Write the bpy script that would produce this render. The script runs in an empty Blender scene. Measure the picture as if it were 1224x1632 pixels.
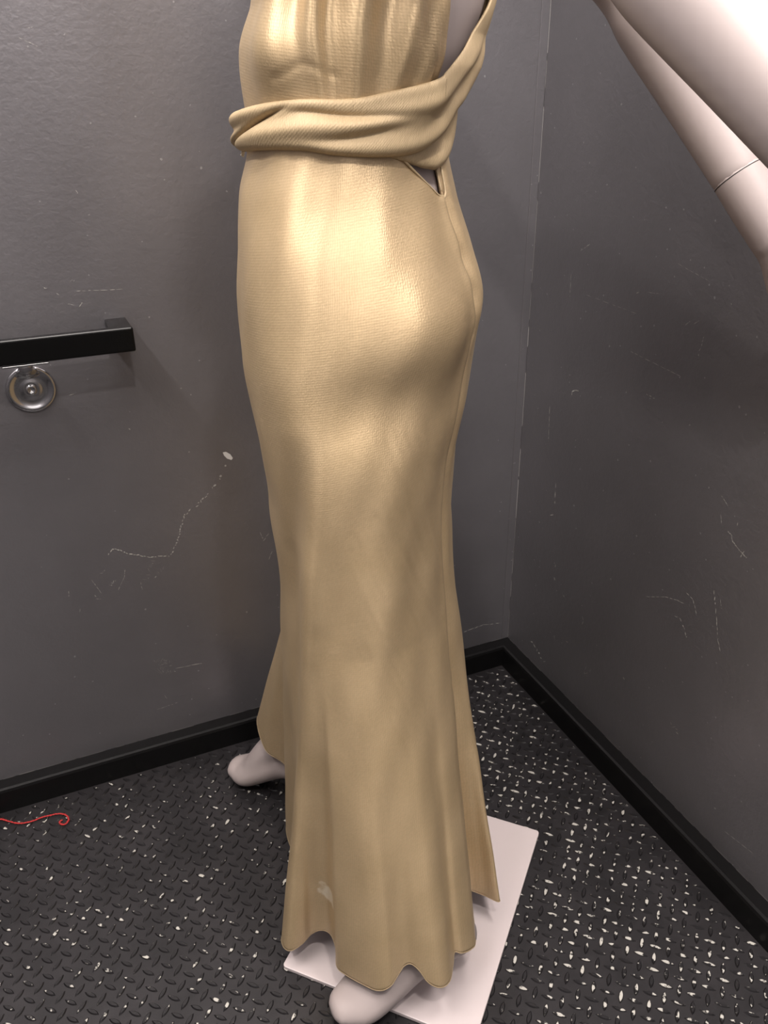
import bpy, bmesh, math, random
import numpy as np
from mathutils import Vector, Matrix

rnd = random.Random(7)
scene = bpy.context.scene
col = scene.collection

# ------------------------------------------------------------------ camera
CAM = np.array([-0.8278, -1.2497, 1.1000])
CR = np.array([0.9159, -0.4011, -0.0118])
CU = np.array([0.1900, 0.4076, 0.8932])
CF = np.array([0.3535, 0.8203, -0.4496])
FPX = 1307.09
cd = bpy.data.cameras.new('camera')
cam = bpy.data.objects.new('camera', cd)
col.objects.link(cam)
cd.sensor_fit = 'AUTO'
cd.sensor_width = 36.0
cd.lens = FPX * 36.0 / 1632.0
cd.clip_start = 0.02
M = Matrix(((CR[0], CU[0], -CF[0], CAM[0]),
            (CR[1], CU[1], -CF[1], CAM[1]),
            (CR[2], CU[2], -CF[2], CAM[2]),
            (0, 0, 0, 1)))
cam.matrix_world = M
scene.camera = cam

# ------------------------------------------------------------------ world, exposure
w = bpy.data.worlds.new('world')
scene.world = w
w.use_nodes = True
w.node_tree.nodes['Background'].inputs[0].default_value = (0.05, 0.05, 0.052, 1)
w.node_tree.nodes['Background'].inputs[1].default_value = 0.3
vs = scene.view_settings
vs.view_transform = 'Standard'
vs.look = 'None'
vs.gamma = 1.0
vs.use_curve_mapping = False
vs.exposure = 0.0
SPOT_WATTS = {'front': 15.0}
SPOTS = {'front': (-0.68, -1.50)}
FILL_PANEL = (-0.84, -0.47, 0.75, 0.70)          # added ceiling fill light, out of view: x, y, width, depth
FILL_PANEL_WATTS = 15.0
FILL_STRIPS = {'left': (-1.52, -0.80, 26.0), 'right': (-0.10, -1.25, 33.0)}   # fill strips added along the ceiling's sides, out of view: x, y, watts
STRIP_L, STRIP_W = 1.20, 0.10

# ------------------------------------------------------------------ helpers
def ray(px, py):
    return CF + CR * (px - 612) / FPX - CU * (py - 816) / FPX
def on_back(px, py, y=0.0):
    d = ray(px, py); return CAM + d * (y - CAM[1]) / d[1]
def on_right(px, py, x=0.0):
    d = ray(px, py); return CAM + d * (x - CAM[0]) / d[0]
def on_floor(px, py, z=0.0):
    d = ray(px, py); return CAM + d * (z - CAM[2]) / d[2]
def project(P):
    d = np.asarray(P, float) - CAM
    z = d @ CF
    return 612 + FPX * (d @ CR) / z, 816 - FPX * (d @ CU) / z, z

def mesh_obj(name, verts, faces, mat, parent=None, smooth=False):
    me = bpy.data.meshes.new(name)
    me.from_pydata([tuple(map(float, v)) for v in verts], [], [tuple(map(int, f)) for f in faces])
    me.update()
    if mat: me.materials.append(mat)
    o = bpy.data.objects.new(name, me)
    col.objects.link(o)
    if parent: o.parent = parent
    if smooth:
        me.polygons.foreach_set('use_smooth', [True] * len(me.polygons))
    return o
def bm_obj(name, bm, mat, parent=None, smooth=False):
    bmesh.ops.recalc_face_normals(bm, faces=bm.faces)
    me = bpy.data.meshes.new(name); bm.to_mesh(me); bm.free()
    me.materials.append(mat)
    o = bpy.data.objects.new(name, me); col.objects.link(o)
    if parent: o.parent = parent
    if smooth: me.polygons.foreach_set('use_smooth', [True] * len(me.polygons))
    return o
def box_bm(x0, x1, y0, y1, z0, z1, bev=0.0, seg=2):
    bm = bmesh.new()
    bmesh.ops.create_cube(bm, size=1.0)
    for v in bm.verts:
        v.co = Vector(((x0 + x1) / 2 + v.co.x * (x1 - x0), (y0 + y1) / 2 + v.co.y * (y1 - y0), (z0 + z1) / 2 + v.co.z * (z1 - z0)))
    if bev > 0:
        bmesh.ops.bevel(bm, geom=list(bm.edges), offset=bev, segments=seg, profile=0.5, affect='EDGES')
    return bm
def tag(o, label=None, cat=None, group=None, kind=None):
    if label: o['label'] = label
    if cat: o['category'] = cat
    if group: o['group'] = group
    if kind: o['kind'] = kind
    return o
def empty(name, loc=(0, 0, 0)):
    o = bpy.data.objects.new(name, None); col.objects.link(o); o.location = loc
    o.empty_display_size = 0.05
    return o
def keep(o, parent):            # parent while keeping world coordinates
    o.parent = parent
    o.matrix_parent_inverse = Matrix.Translation(parent.location).inverted()
    return o

def tube_geo(pts, radii, seg=20, up=(0, 0, 1), cap=True):
    """loft of elliptical sections along pts. radii: list of r or (side, up)."""
    pts = [np.asarray(p, float) for p in pts]
    V, Fc = [], []
    n = len(pts)
    up = np.asarray(up, float)
    for i, p in enumerate(pts):
        a = pts[max(i - 1, 0)]; b = pts[min(i + 1, n - 1)]
        t = (b - a) / np.linalg.norm(b - a)
        s = np.cross(t, up)
        if np.linalg.norm(s) < 1e-4: s = np.cross(t, np.array([1.0, 0, 0]))
        s /= np.linalg.norm(s)
        u = np.cross(s, t)
        r = radii[i]
        rs, ru = (r, r) if not isinstance(r, (tuple, list)) else r
        for k in range(seg):
            an = 2 * math.pi * k / seg
            V.append(p + s * math.cos(an) * rs + u * math.sin(an) * ru)
    for i in range(n - 1):
        for k in range(seg):
            k2 = (k + 1) % seg
            Fc.append((i * seg + k, i * seg + k2, (i + 1) * seg + k2, (i + 1) * seg + k))
    if cap:
        Fc.append(tuple(range(seg))[::-1])
        Fc.append(tuple((n - 1) * seg + k for k in range(seg)))
    return V, Fc
def smooth_path(pts, radii, per=6):
    """Catmull-Rom resample of points and radii (with rounded closing ends)."""
    P = [np.asarray(p, float) for p in pts]
    Rr = [np.array(r if isinstance(r, (tuple, list)) else (r, r), float) for r in radii]
    oP, oR = [], []
    n = len(P)
    for i in range(n - 1):
        p0, p1, p2, p3 = P[max(i - 1, 0)], P[i], P[i + 1], P[min(i + 2, n - 1)]
        r0, r1, r2, r3 = Rr[max(i - 1, 0)], Rr[i], Rr[i + 1], Rr[min(i + 2, n - 1)]
        for k in range(per):
            t = k / per
            f = lambda a, b, c, d: 0.5 * ((2 * b) + (-a + c) * t + (2 * a - 5 * b + 4 * c - d) * t * t + (-a + 3 * b - 3 * c + d) * t ** 3)
            oP.append(f(p0, p1, p2, p3)); oR.append(np.maximum(f(r0, r1, r2, r3), 1e-3))
    oP.append(P[-1]); oR.append(Rr[-1])
    return oP, [tuple(r) for r in oR]
def round_tube(pts, radii, seg=20, per=6, up=(0, 0, 1), ends=(True, True)):
    P, Rr = smooth_path(pts, radii, per)
    def dome(p, q, r):       # hemispherical cap beyond p, away from q
        d = (p - q) / np.linalg.norm(p - q)
        h = min(r)
        return [(p + d * h * math.sin(a), (r[0] * math.cos(a), r[1] * math.cos(a))) for a in (0.5, 0.95, 1.3, 1.5)]
    if ends[0]:
        c = dome(P[0], P[1], Rr[0])[::-1]
        P = [x[0] for x in c] + P; Rr = [x[1] for x in c] + Rr
    if ends[1]:
        c = dome(P[-1], P[-2], Rr[-1])
        P = P + [x[0] for x in c]; Rr = Rr + [x[1] for x in c]
    return tube_geo(P, Rr, seg, up)
def join_geo(parts):
    V, Fc = [], []
    for v, f in parts:
        o = len(V); V += list(v); Fc += [tuple(i + o for i in q) for q in f]
    return V, Fc
def remeshed(name, parts, mat, parent, voxel, smooth_it=6, fac=0.5):
    V, Fc = join_geo(parts)
    o = mesh_obj(name, V, Fc, mat, None)
    m = o.modifiers.new('r', 'REMESH'); m.mode = 'VOXEL'; m.voxel_size = voxel; m.use_smooth_shade = True
    s = o.modifiers.new('s', 'SMOOTH'); s.iterations = smooth_it; s.factor = fac
    dg = bpy.context.evaluated_depsgraph_get()
    me = bpy.data.meshes.new_from_object(o.evaluated_get(dg))
    o.modifiers.clear()
    o.data = me
    me.polygons.foreach_set('use_smooth', [True] * len(me.polygons))
    if not me.materials: me.materials.append(mat)
    if parent: keep(o, parent)
    return o

# ------------------------------------------------------------------ materials
def new_mat(name):
    m = bpy.data.materials.new(name); m.use_nodes = True
    nt = m.node_tree
    return m, nt, nt.nodes['Principled BSDF']
def simple(name, c, rough=0.5, metal=0.0, spec=0.5, coat=0.0):
    m, nt, b = new_mat(name)
    b.inputs['Base Color'].default_value = (*c, 1)
    b.inputs['Roughness'].default_value = rough
    b.inputs['Metallic'].default_value = metal
    b.inputs['Specular IOR Level'].default_value = spec
    b.inputs['Coat Weight'].default_value = coat
    return m
def N(nt, t, **kw):
    n = nt.nodes.new(t)
    for k, v in kw.items(): setattr(n, k, v)
    return n
def mix_rgb(nt, fac, a, b, blend='MIX'):
    n = N(nt, 'ShaderNodeMix', data_type='RGBA', blend_type=blend)
    for sock, val in ((n.inputs[0], fac), (n.inputs[6], a), (n.inputs[7], b)):
        if isinstance(val, bpy.types.NodeSocket): nt.links.new(val, sock)
        elif isinstance(val, (int, float)): sock.default_value = val
        else: sock.default_value = (*val, 1)
    return n.outputs[2]
def math_n(nt, op, a, b=None, c=None, clamp=False):
    n = N(nt, 'ShaderNodeMath', operation=op, use_clamp=clamp)
    for i, v in enumerate((a, b, c)):
        if v is None: continue
        if isinstance(v, bpy.types.NodeSocket): nt.links.new(v, n.inputs[i])
        else: n.inputs[i].default_value = v
    return n.outputs[0]
def noise(nt, vec, scale, detail=2.0, rough=0.5):
    n = N(nt, 'ShaderNodeTexNoise')
    n.inputs['Scale'].default_value = scale; n.inputs['Detail'].default_value = detail; n.inputs['Roughness'].default_value = rough
    if vec: nt.links.new(vec, n.inputs['Vector'])
    return n.outputs['Fac']
def ramp(nt, fac, lo, hi):
    n = N(nt, 'ShaderNodeMapRange'); n.inputs[1].default_value = lo; n.inputs[2].default_value = hi
    nt.links.new(fac, n.inputs[0]); return n.outputs[0]
def bump(nt, height, strength, dist, bsdf, chain=None):
    n = N(nt, 'ShaderNodeBump'); n.inputs['Strength'].default_value = strength; n.inputs['Distance'].default_value = dist
    nt.links.new(height, n.inputs['Height'])
    if chain: nt.links.new(chain, n.inputs['Normal'])
    if bsdf: nt.links.new(n.outputs[0], bsdf.inputs['Normal'])
    return n.outputs[0]

def wall_paint(name, c):
    m, nt, b = new_mat(name)
    g = N(nt, 'ShaderNodeNewGeometry').outputs['Position']
    n1 = noise(nt, g, 5.0, 4.0, 0.6)
    n2 = noise(nt, g, 320.0, 2.0, 0.5)
    n3 = noise(nt, g, 110.0, 2.0, 0.5)
    sp = ramp(nt, noise(nt, g, 150.0, 0.0), 0.83, 0.86)
    cc = mix_rgb(nt, ramp(nt, n1, 0.3, 0.7), tuple(x * 0.93 for x in c), tuple(x * 1.06 for x in c))
    cc = mix_rgb(nt, math_n(nt, 'MULTIPLY', sp, 0.5), cc, (0.5, 0.5, 0.5))
    nt.links.new(cc, b.inputs['Base Color'])
    b.inputs['Metallic'].default_value = 0.55
    rr = math_n(nt, 'MULTIPLY_ADD', n1, 0.10, 0.31)
    nt.links.new(rr, b.inputs['Roughness'])
    b.inputs['Specular IOR Level'].default_value = 0.5
    k = bump(nt, n3, 0.35, 0.0012, None)
    bump(nt, n2, 0.30, 0.0006, b, k)
    return m
M_wall = wall_paint('grey_wall_paint', (0.210, 0.203, 0.215))
M_ceiling = simple('ceiling_paint', (0.40, 0.39, 0.38), 0.5)
M_steel = simple('brushed_steel_door', (0.42, 0.42, 0.43), 0.35, 0.9)

m, nt, b = new_mat('black_rubber'); M_rubber = m
g = N(nt, 'ShaderNodeNewGeometry').outputs['Position']
n1 = noise(nt, g, 14.0, 4.0, 0.6); n2 = noise(nt, g, 420.0, 2.0)
nt.links.new(mix_rgb(nt, ramp(nt, n1, 0.35, 0.75), (0.012, 0.011, 0.012), (0.024, 0.0215, 0.0235)), b.inputs['Base Color'])
nt.links.new(math_n(nt, 'MULTIPLY_ADD', n1, 0.16, 0.33), b.inputs['Roughness'])
bump(nt, n2, 0.25, 0.0006, b)

m, nt, b = new_mat('worn_rubber_lug'); M_lug = m
ge = N(nt, 'ShaderNodeNewGeometry'); g = ge.outputs['Position']
n1 = noise(nt, g, 95.0, 3.0, 0.55)
n2 = noise(nt, g, 7.0, 3.0, 0.6)
sx = N(nt, 'ShaderNodeSeparateXYZ'); nt.links.new(g, sx.inputs[0])
hz = ramp(nt, sx.outputs['Z'], 0.00115, 0.0016)
# traffic wear: the lane along the right of the stand is scuffed hardest
lane = ramp(nt, math_n(nt, 'ABSOLUTE', math_n(nt, 'ADD', sx.outputs['X'], 0.22)), 0.30, 0.05)
wear = math_n(nt, 'ADD', math_n(nt, 'ADD', n1, math_n(nt, 'MULTIPLY', lane, 0.085)), math_n(nt, 'MULTIPLY', n2, 0.20))
wf = math_n(nt, 'MULTIPLY', ramp(nt, wear, 0.70, 0.745), hz, clamp=True)
nt.links.new(mix_rgb(nt, wf, (0.012, 0.011, 0.012), (0.50, 0.485, 0.44)), b.inputs['Base Color'])
nt.links.new(math_n(nt, 'MULTIPLY_ADD', n2, 0.15, 0.28), b.inputs['Roughness'])
bump(nt, noise(nt, g, 500.0, 2.0), 0.4, 0.0006, b)

M_base = simple('black_gloss_skirting', (0.006, 0.0058, 0.006), 0.33, spec=0.2)
M_caulk = simple('pale_caulk', (0.30, 0.29, 0.28), 0.6)
M_trim = wall_paint('grey_corner_paint', (0.210, 0.203, 0.215))
M_blackmetal = simple('black_lacquered_steel', (0.003, 0.003, 0.003), 0.22, spec=0.35)
M_chrome = simple('chrome', (0.62, 0.62, 0.63), 0.16, 1.0)
M_scratch = simple('bare_scratch', (0.42, 0.41, 0.38), 0.7)
M_chip = simple('bare_chip', (0.72, 0.70, 0.66), 0.7)
M_red = simple('red_yarn', (0.48, 0.03, 0.03), 0.8)
M_plate = simple('white_enamel_plate', (0.64, 0.565, 0.56), 0.34)
M_dark = simple('dark_gap', (0.02, 0.016, 0.016), 0.7)
M_rod = simple('steel_rod', (0.6, 0.6, 0.6), 0.3, 1.0)
M_white = simple('white_tag_cloth', (0.75, 0.74, 0.70), 0.7)

m, nt, b = new_mat('mannequin_lacquer'); M_skin = m
g = N(nt, 'ShaderNodeNewGeometry').outputs['Position']
n1 = noise(nt, g, 9.0, 3.0)
nt.links.new(mix_rgb(nt, n1, (0.38, 0.325, 0.315), (0.42, 0.36, 0.345)), b.inputs['Base Color'])
b.inputs['Roughness'].default_value = 0.46
b.inputs['Specular IOR Level'].default_value = 0.4

def satin(name, c_lo, c_hi, rough, metal, weave, rot, stain=False, aniso=0.0, weave_s=1.0):
    m, nt, b = new_mat(name)
    uv = N(nt, 'ShaderNodeUVMap').outputs[0]
    g = N(nt, 'ShaderNodeNewGeometry').outputs['Position']
    mp = N(nt, 'ShaderNodeMapping')
    mp.inputs['Rotation'].default_value = (0, 0, rot)
    nt.links.new(uv, mp.inputs[0])
    mp2 = N(nt, 'ShaderNodeMapping'); mp2.inputs['Scale'].default_value = (1, 0.28, 1)
    nt.links.new(mp.outputs[0], mp2.inputs[0])
    nw = noise(nt, mp2.outputs[0], 520.0 * weave_s, 2.0, 0.6)
    nb = noise(nt, g, 16.0, 3.0, 0.55)
    sp_ = N(nt, 'ShaderNodeSeparateXYZ'); nt.links.new(mp.outputs[0], sp_.inputs[0])
    wob = math_n(nt, 'MULTIPLY', noise(nt, uv, 60.0, 2.0), 6.0)
    kx = math_n(nt, 'SINE', math_n(nt, 'MULTIPLY_ADD', sp_.outputs[0], 2000.0, wob))
    ky = math_n(nt, 'SINE', math_n(nt, 'MULTIPLY_ADD', sp_.outputs[1], 1750.0, wob))
    nw = math_n(nt, 'ADD', math_n(nt, 'MULTIPLY', nw, 0.8), math_n(nt, 'MULTIPLY_ADD', math_n(nt, 'MULTIPLY', kx, ky), 0.16, 0.1))
    cc = mix_rgb(nt, ramp(nt, nb, 0.3, 0.7), c_lo, c_hi)
    cc = mix_rgb(nt, math_n(nt, 'MULTIPLY', ramp(nt, nw, 0.35, 0.65), 0.16), cc, tuple(x * 0.45 for x in c_lo))
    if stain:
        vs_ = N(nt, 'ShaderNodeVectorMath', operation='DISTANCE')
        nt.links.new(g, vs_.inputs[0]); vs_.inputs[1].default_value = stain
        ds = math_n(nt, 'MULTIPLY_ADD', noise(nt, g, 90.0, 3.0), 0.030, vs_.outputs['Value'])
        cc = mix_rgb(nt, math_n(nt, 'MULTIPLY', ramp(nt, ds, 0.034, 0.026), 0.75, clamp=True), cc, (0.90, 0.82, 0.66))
    nt.links.new(cc, b.inputs['Base Color'])
    b.inputs['Metallic'].default_value = metal
    nt.links.new(math_n(nt, 'MULTIPLY_ADD', nb, 0.06, rough - 0.03), b.inputs['Roughness'])
    b.inputs['Specular IOR Level'].default_value = 0.5
    if aniso:
        b.inputs['Coat Weight'].default_value = 0.45; b.inputs['Coat Roughness'].default_value = 0.42; b.inputs['Coat IOR'].default_value = 1.6
        b.inputs['Anisotropic'].default_value = aniso
        tn = N(nt, 'ShaderNodeTangent', direction_type='UV_MAP'); tn.uv_map = 'UVMap'
        nt.links.new(tn.outputs[0], b.inputs['Tangent']); b.inputs['Anisotropic Rotation'].default_value = 0.25
    bump(nt, nw, weave, 0.0005, b)
    return m

# ------------------------------------------------------------------ the lift car
XL, YF, ZC = -1.62, -1.95, 2.32
T = 0.03
def struct(o): o['kind'] = 'structure'; return o
floor = struct(bm_obj('floor', box_bm(XL - T, T, YF - T, T, -0.02, 0.0), M_rubber))
ceiling = struct(bm_obj('ceiling', box_bm(XL - T, T, YF - T, T, ZC, ZC + T), M_ceiling))
wall_back = struct(bm_obj('wall_back', box_bm(XL - T, T, 0, T, 0, ZC), M_wall))
wall_right = struct(bm_obj('wall_right', box_bm(0, T, YF, 0, 0, ZC), M_wall))
wall_left = struct(bm_obj('wall_left', box_bm(XL - T, XL, YF, 0, 0, ZC), M_wall))
bmf = box_bm(XL - T, -1.30, YF - T, YF, 0, ZC)
wall_front = struct(bm_obj('wall_front', bmf, M_wall))
for nm, a in (('return_panel', (-0.32, T, 0, ZC)), ('header_panel', (-1.30, -0.32, 2.08, ZC))):
    keep(bm_obj(nm, box_bm(a[0], a[1], YF - T, YF, a[2], a[3]), M_wall), wall_front)
door = struct(bm_obj('door_1', box_bm(-1.30, -0.812, YF - T, YF - 0.012, 0, 2.08), M_steel))
keep(bm_obj('door_leaf', box_bm(-0.808, -0.32, YF - T, YF - 0.012, 0, 2.08), M_steel), door)

# skirting: vertical black face with a rounded shoulder, mitred in the corner
HB, DB = 0.0485, 0.0282
prof = [(0.0, 0.0), (DB, 0.0), (DB, HB - 0.006), (DB - 0.0018, HB - 0.0018), (DB - 0.006, HB - 0.0004), (0.003, HB), (0.0, HB)]
def skirting(name, a, bdir):
    n = len(prof); V, Fc = [], []
    for k in (0, 1):
        for d, z in prof: V.append(bdir(k, d, z))
    for i in range(n):
        j = (i + 1) % n
        Fc.append((i, j, n + j, n + i))
    Fc.append(tuple(range(n))); Fc.append(tuple(range(n, 2 * n)))
    o = mesh_obj(name, V, Fc, M_base)
    bm = bmesh.new(); bm.from_mesh(o.data); bmesh.ops.recalc_face_normals(bm, faces=bm.faces); bm.to_mesh(o.data); bm.free()
    return struct(o)
base_back = skirting('baseboard_back', 0, lambda k, d, z: ((XL, -d, z) if k == 0 else (-d, -d, z)))
base_right = skirting('baseboard_right', 0, lambda k, d, z: ((-d, -d, z) if k == 0 else (-d, YF, z)))
base_left = skirting('baseboard_left', 0, lambda k, d, z: ((XL + d, -DB, z) if k == 0 else (XL + d, YF, z)))

# painted corner strip and caulk bead between the two wall panels
trim = struct(bm_obj('trim_1', box_bm(-0.0155, -0.0002, -0.0016, 0.0, HB, ZC, 0.0006, 1), M_trim))
V, Fc = [], []
z = HB
random.seed(3)
while z < ZC - 0.02:                       # broken pale bead in the corner
    L_ = rnd.uniform(0.03, 0.16)
    wv = rnd.uniform(0.0003, 0.0008)
    o = len(V)
    V += [(-wv, -0.0018, z), (-0.0001, -0.0018 - wv, z), (-wv, -0.0018, z + L_), (-0.0001, -0.0018 - wv, z + L_)]
    Fc.append((o, o + 1, o + 3, o + 2))
    z += L_ + rnd.uniform(0.0, 0.05)
keep(mesh_obj('corner_caulk', V, Fc, M_caulk), trim)

def caulk_line(name, n, f, parent):        # flaky line along the skirting's top edge
    V, Fc = [], []
    t = 0.0
    while t < n:
        L_ = rnd.uniform(0.004, 0.05)
        hgt = rnd.uniform(0.0002, 0.0011)
        o = len(V)
        V += [f(t, 0.0), f(t + L_, 0.0), f(t + L_ * 0.9, hgt), f(t + L_ * 0.15, hgt * rnd.uniform(0.5, 1.2))]
        Fc.append((o, o + 1, o + 2, o + 3))
        t += L_ + (rnd.uniform(0.0, 0.02) if rnd.random() < 0.7 else rnd.uniform(0.02, 0.08))
    return keep(mesh_obj(name, V, Fc, M_caulk), parent)
caulk_line('caulk_flakes', 1.5, lambda t, h: (-t - 0.01, -0.0008, HB + 0.0002 + h), base_back)
caulk_line('caulk_flakes', 1.7, lambda t, h: (-0.0008, -t - 0.01, HB + 0.0002 + h), base_right)

# ------------------------------------------------------------------ scratches and chips on the paint
def flakes(name, polys, mat, parent):
    V, Fc = [], []
    for p in polys:
        o = len(V); V += p; Fc.append(tuple(range(o, o + len(p))))
    return keep(mesh_obj(name, V, Fc, mat), parent)
def stroke(pix, wpx, fn, jit=1.2, dash=(3, 8), gap=(0, 3), normal=None):
    """broken scratch along pixel polyline, as small slivers lying on the wall."""
    polys = []
    pts = [np.array(p, float) for p in pix]
    for a, b in zip(pts, pts[1:]):
        L_ = np.linalg.norm(b - a)
        if L_ < 1e-6: continue
        d = (b - a) / L_; nn = np.array([-d[1], d[0]])
        s = 0.0
        while s < L_:
            l = min(rnd.uniform(*dash), L_ - s)
            c0 = a + d * s + nn * rnd.uniform(-jit, jit)
            c1 = a + d * (s + l) + nn * rnd.uniform(-jit, jit)
            ww = wpx * rnd.uniform(0.5, 1.2) / 2
            q = [c0 - nn * ww * 0.4, (c0 + c1) / 2 - nn * ww, c1 - nn * ww * 0.4, c1 + nn * ww * 0.4, (c0 + c1) / 2 + nn * ww, c0 + nn * ww * 0.4]
            polys.append([fn(*v) for v in q])
            s += l + rnd.uniform(*gap)
    return polys
fb = lambda x, y: on_back(x, y, -0.0003)
fr = lambda x, y: on_right(x, y, -0.0003)
flakes('paint_chip', [[fb(*v) for v in [(355, 721), (360, 720), (367, 724), (371, 730), (369, 733), (362, 731), (357, 726)]]], M_chip, wall_back)
flakes('paint_scratch', stroke([(360, 741), (358, 743)], 3, fb, .5) + stroke([(352, 757), (350, 764)], 3.5, fb, .5)
       + stroke([(344, 772), (338, 778)], 2.4, fb, .6) + stroke([(332, 786), (312, 808)], 1.8, fb, 2.0, (2, 5))
       + stroke([(304, 812), (293, 822), (288, 842), (281, 868), (270, 886)], 1.9, fb, 1.4, (2, 5))
       + stroke([(270, 887), (254, 886), (240, 889), (222, 885), (204, 882), (190, 876), (178, 875), (172, 884)], 1.9, fb, 1.0, (2, 6)), M_scratch, wall_back)
flakes('paint_scratch', stroke([(146, 924), (162, 946)], 0.9, fb, .3) + stroke([(199, 908), (198, 920), (188, 941)], 0.9, fb, .3)
       + stroke([(224, 928), (227, 940)], 0.9, fb, .3) + stroke([(246, 893), (230, 925)], 1.0, fb, 5, (1, 4), (1, 4))
       + stroke([(262, 905), (245, 920)], 1.0, fb, 4, (1, 4), (1, 4)) + stroke([(185, 925), (176, 934)], 1.2, fb, 3, (2, 4), (0, 2))
       + stroke([(166, 908), (160, 918)], 1.0, fb, 3, (1, 4), (1, 3)) + stroke([(150, 950), (160, 955)], 1.4, fb, 3, (2, 5), (0, 2))
       + stroke([(109, 942), (110, 951)], 1, fb, .3) + stroke([(128, 970), (127, 976)], 1.2, fb, .3) + stroke([(250, 1048), (275, 1075)], 1.2, fb, 9, (1, 3), (0, .6))
       + stroke([(252, 1072), (268, 1050)], 1.2, fb, 9, (1, 3), (0, .6))
       + stroke([(280, 1065), (322, 1057)], 1.2, fb, .3, (6, 14), (0, 1)) + stroke([(414, 848), (420, 862), (428, 850)], 1.0, fb, .5)
       + stroke([(434, 878), (428, 892)], 0.8, fb, .5) + stroke([(250, 1131), (285, 1119)], 0.8, fb, .3) + stroke([(262, 1108), (266, 1114)], 1.4, fb, .6)
       + stroke([(30, 60), (60, 74)], 1.0, fb, .3) + stroke([(45, 45), (52, 42)], 1.2, fb, 1.2, (2, 4)) + stroke([(120, 303), (124, 308)], 1.3, fb, .5)
       + stroke([(122, 464), (195, 461)], 0.9, fb, .4, (4, 12), (1, 4)) + stroke([(108, 484), (118, 487)], 1.4, fb, .6) + stroke([(126, 489), (131, 482)], 1.2, fb, .4)
       + stroke([(70, 458), (74, 460)], 1.4, fb, .6) + stroke([(90, 467), (94, 470)], 1.4, fb, .4) + stroke([(112, 448), (120, 446)], 1.2, fb, 2, (1, 3), (1, 2))
       + stroke([(205, 683), (208, 685)], 1.8, fb, .2) + stroke([(110, 630), (118, 628)], 1.1, fb, .4) + stroke([(727, 1012), (770, 996), (795, 993)], 1.0, fb, .8, (4, 10), (1, 4)),
       M_scratch, wall_back)
flakes('paint_scratch', stroke([(911, 630), (912, 624), (917, 622), (922, 623)], 2.0, fr, .3, (3, 5), (0, .5)) + stroke([(876, 648), (874, 700)], 0.7, fr, .2, (5, 12), (1, 4))
       + stroke([(886, 770), (884, 803)], 1.2, fr, .3, (5, 10), (3, 7)) + stroke([(877, 821), (882, 820)], 1.8, fr, .4) + stroke([(883, 920), (885, 926)], 2.2, fr, .4)
       + stroke([(885, 900), (885, 904)], 1.2, fr, .3) + stroke([(898, 948), (899, 952)], 1.2, fr, .3) + stroke([(928, 982), (930, 990), (927, 996)], 1.1, fr, .3)
       + stroke([(883, 1012), (884, 1020)], 1.0, fr, .3) + stroke([(902, 1022), (905, 1024)], 2.0, fr, .3) + stroke([(934, 1062), (931, 1074), (940, 1072), (942, 1058)], .8, fr, .4, (4, 8), (2, 8))
       + stroke([(993, 1079), (996, 1084)], 1.4, fr, .3) + stroke([(846, 1022), (868, 1055)], 2.0, fr, 1.8, (2, 6), (2, 6))
       + stroke([(1005, 560), (1085, 600)], 0.8, fr, .3, (5, 12), (1, 5)) + stroke([(1030, 628), (1045, 636)], 1.2, fr, .5, (2, 5), (1, 3))
       + stroke([(1150, 790), (1160, 806)], .9, fr, .4) + stroke([(1149, 820), (1150, 834)], .9, fr, .4)
       + stroke([(1160, 847), (1166, 852), (1167, 862), (1174, 872), (1184, 883), (1190, 889)], 1.5, fr, .6, (2, 5), (0, .6))
       + stroke([(1180, 888), (1186, 878)], 1.2, fr, .4) + stroke([(1176, 833), (1175, 838)], 1.2, fr, .3)
       + stroke([(1030, 951), (1060, 951), (1078, 956), (1090, 962)], 0.9, fr, .3, (4, 9), (0, 3)) + stroke([(1094, 945), (1105, 956), (1110, 980)], 1.1, fr, .4, (4, 8), (1, 3))
       + stroke([(1075, 982), (1084, 986), (1090, 1000), (1094, 1016)], 1.2, fr, .5, (3, 6), (1, 6)) + stroke([(1138, 941), (1142, 990), (1144, 1020), (1148, 1038)], 1.2, fr, .6, (3, 9), (2, 7))
       + stroke([(1148, 955), (1150, 970)], 1.0, fr, .4) + stroke([(1067, 1152), (1083, 1168)], 1.0, fr, 3.0, (3, 8), (0, 3))
       + stroke([(1014, 467), (1018, 466)], 1.4, fr, .3) + stroke([(1033, 466), (1050, 468)], .9, fr, .3) + stroke([(1092, 518), (1100, 512)], 1.2, fr, .4)
       + stroke([(1106, 516), (1114, 511)], 1.2, fr, .4) + stroke([(1122, 537), (1116, 556), (1112, 570)], 1.1, fr, .8, (2, 5), (1, 6)) + stroke([(1165, 483), (1166, 486)], 1.3, fr, .3)
       + stroke([(910, 436), (908, 474)], .7, fr, .2, (5, 12), (1, 4)) + stroke([(925, 400), (940, 389)], 1.0, fr, .3) + stroke([(935, 470), (1015, 500)], .6, fr, .3, (4, 10), (2, 8))
       + stroke([(1080, 420), (1130, 448)], .6, fr, .3, (4, 10), (1, 6)) + stroke([(1155, 1325), (1200, 1360)], .9, fr, .4, (4, 12), (1, 5)) + stroke([(836, 672), (842, 668)], 1.0, fb, .4),
       M_scratch, wall_right)

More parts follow.
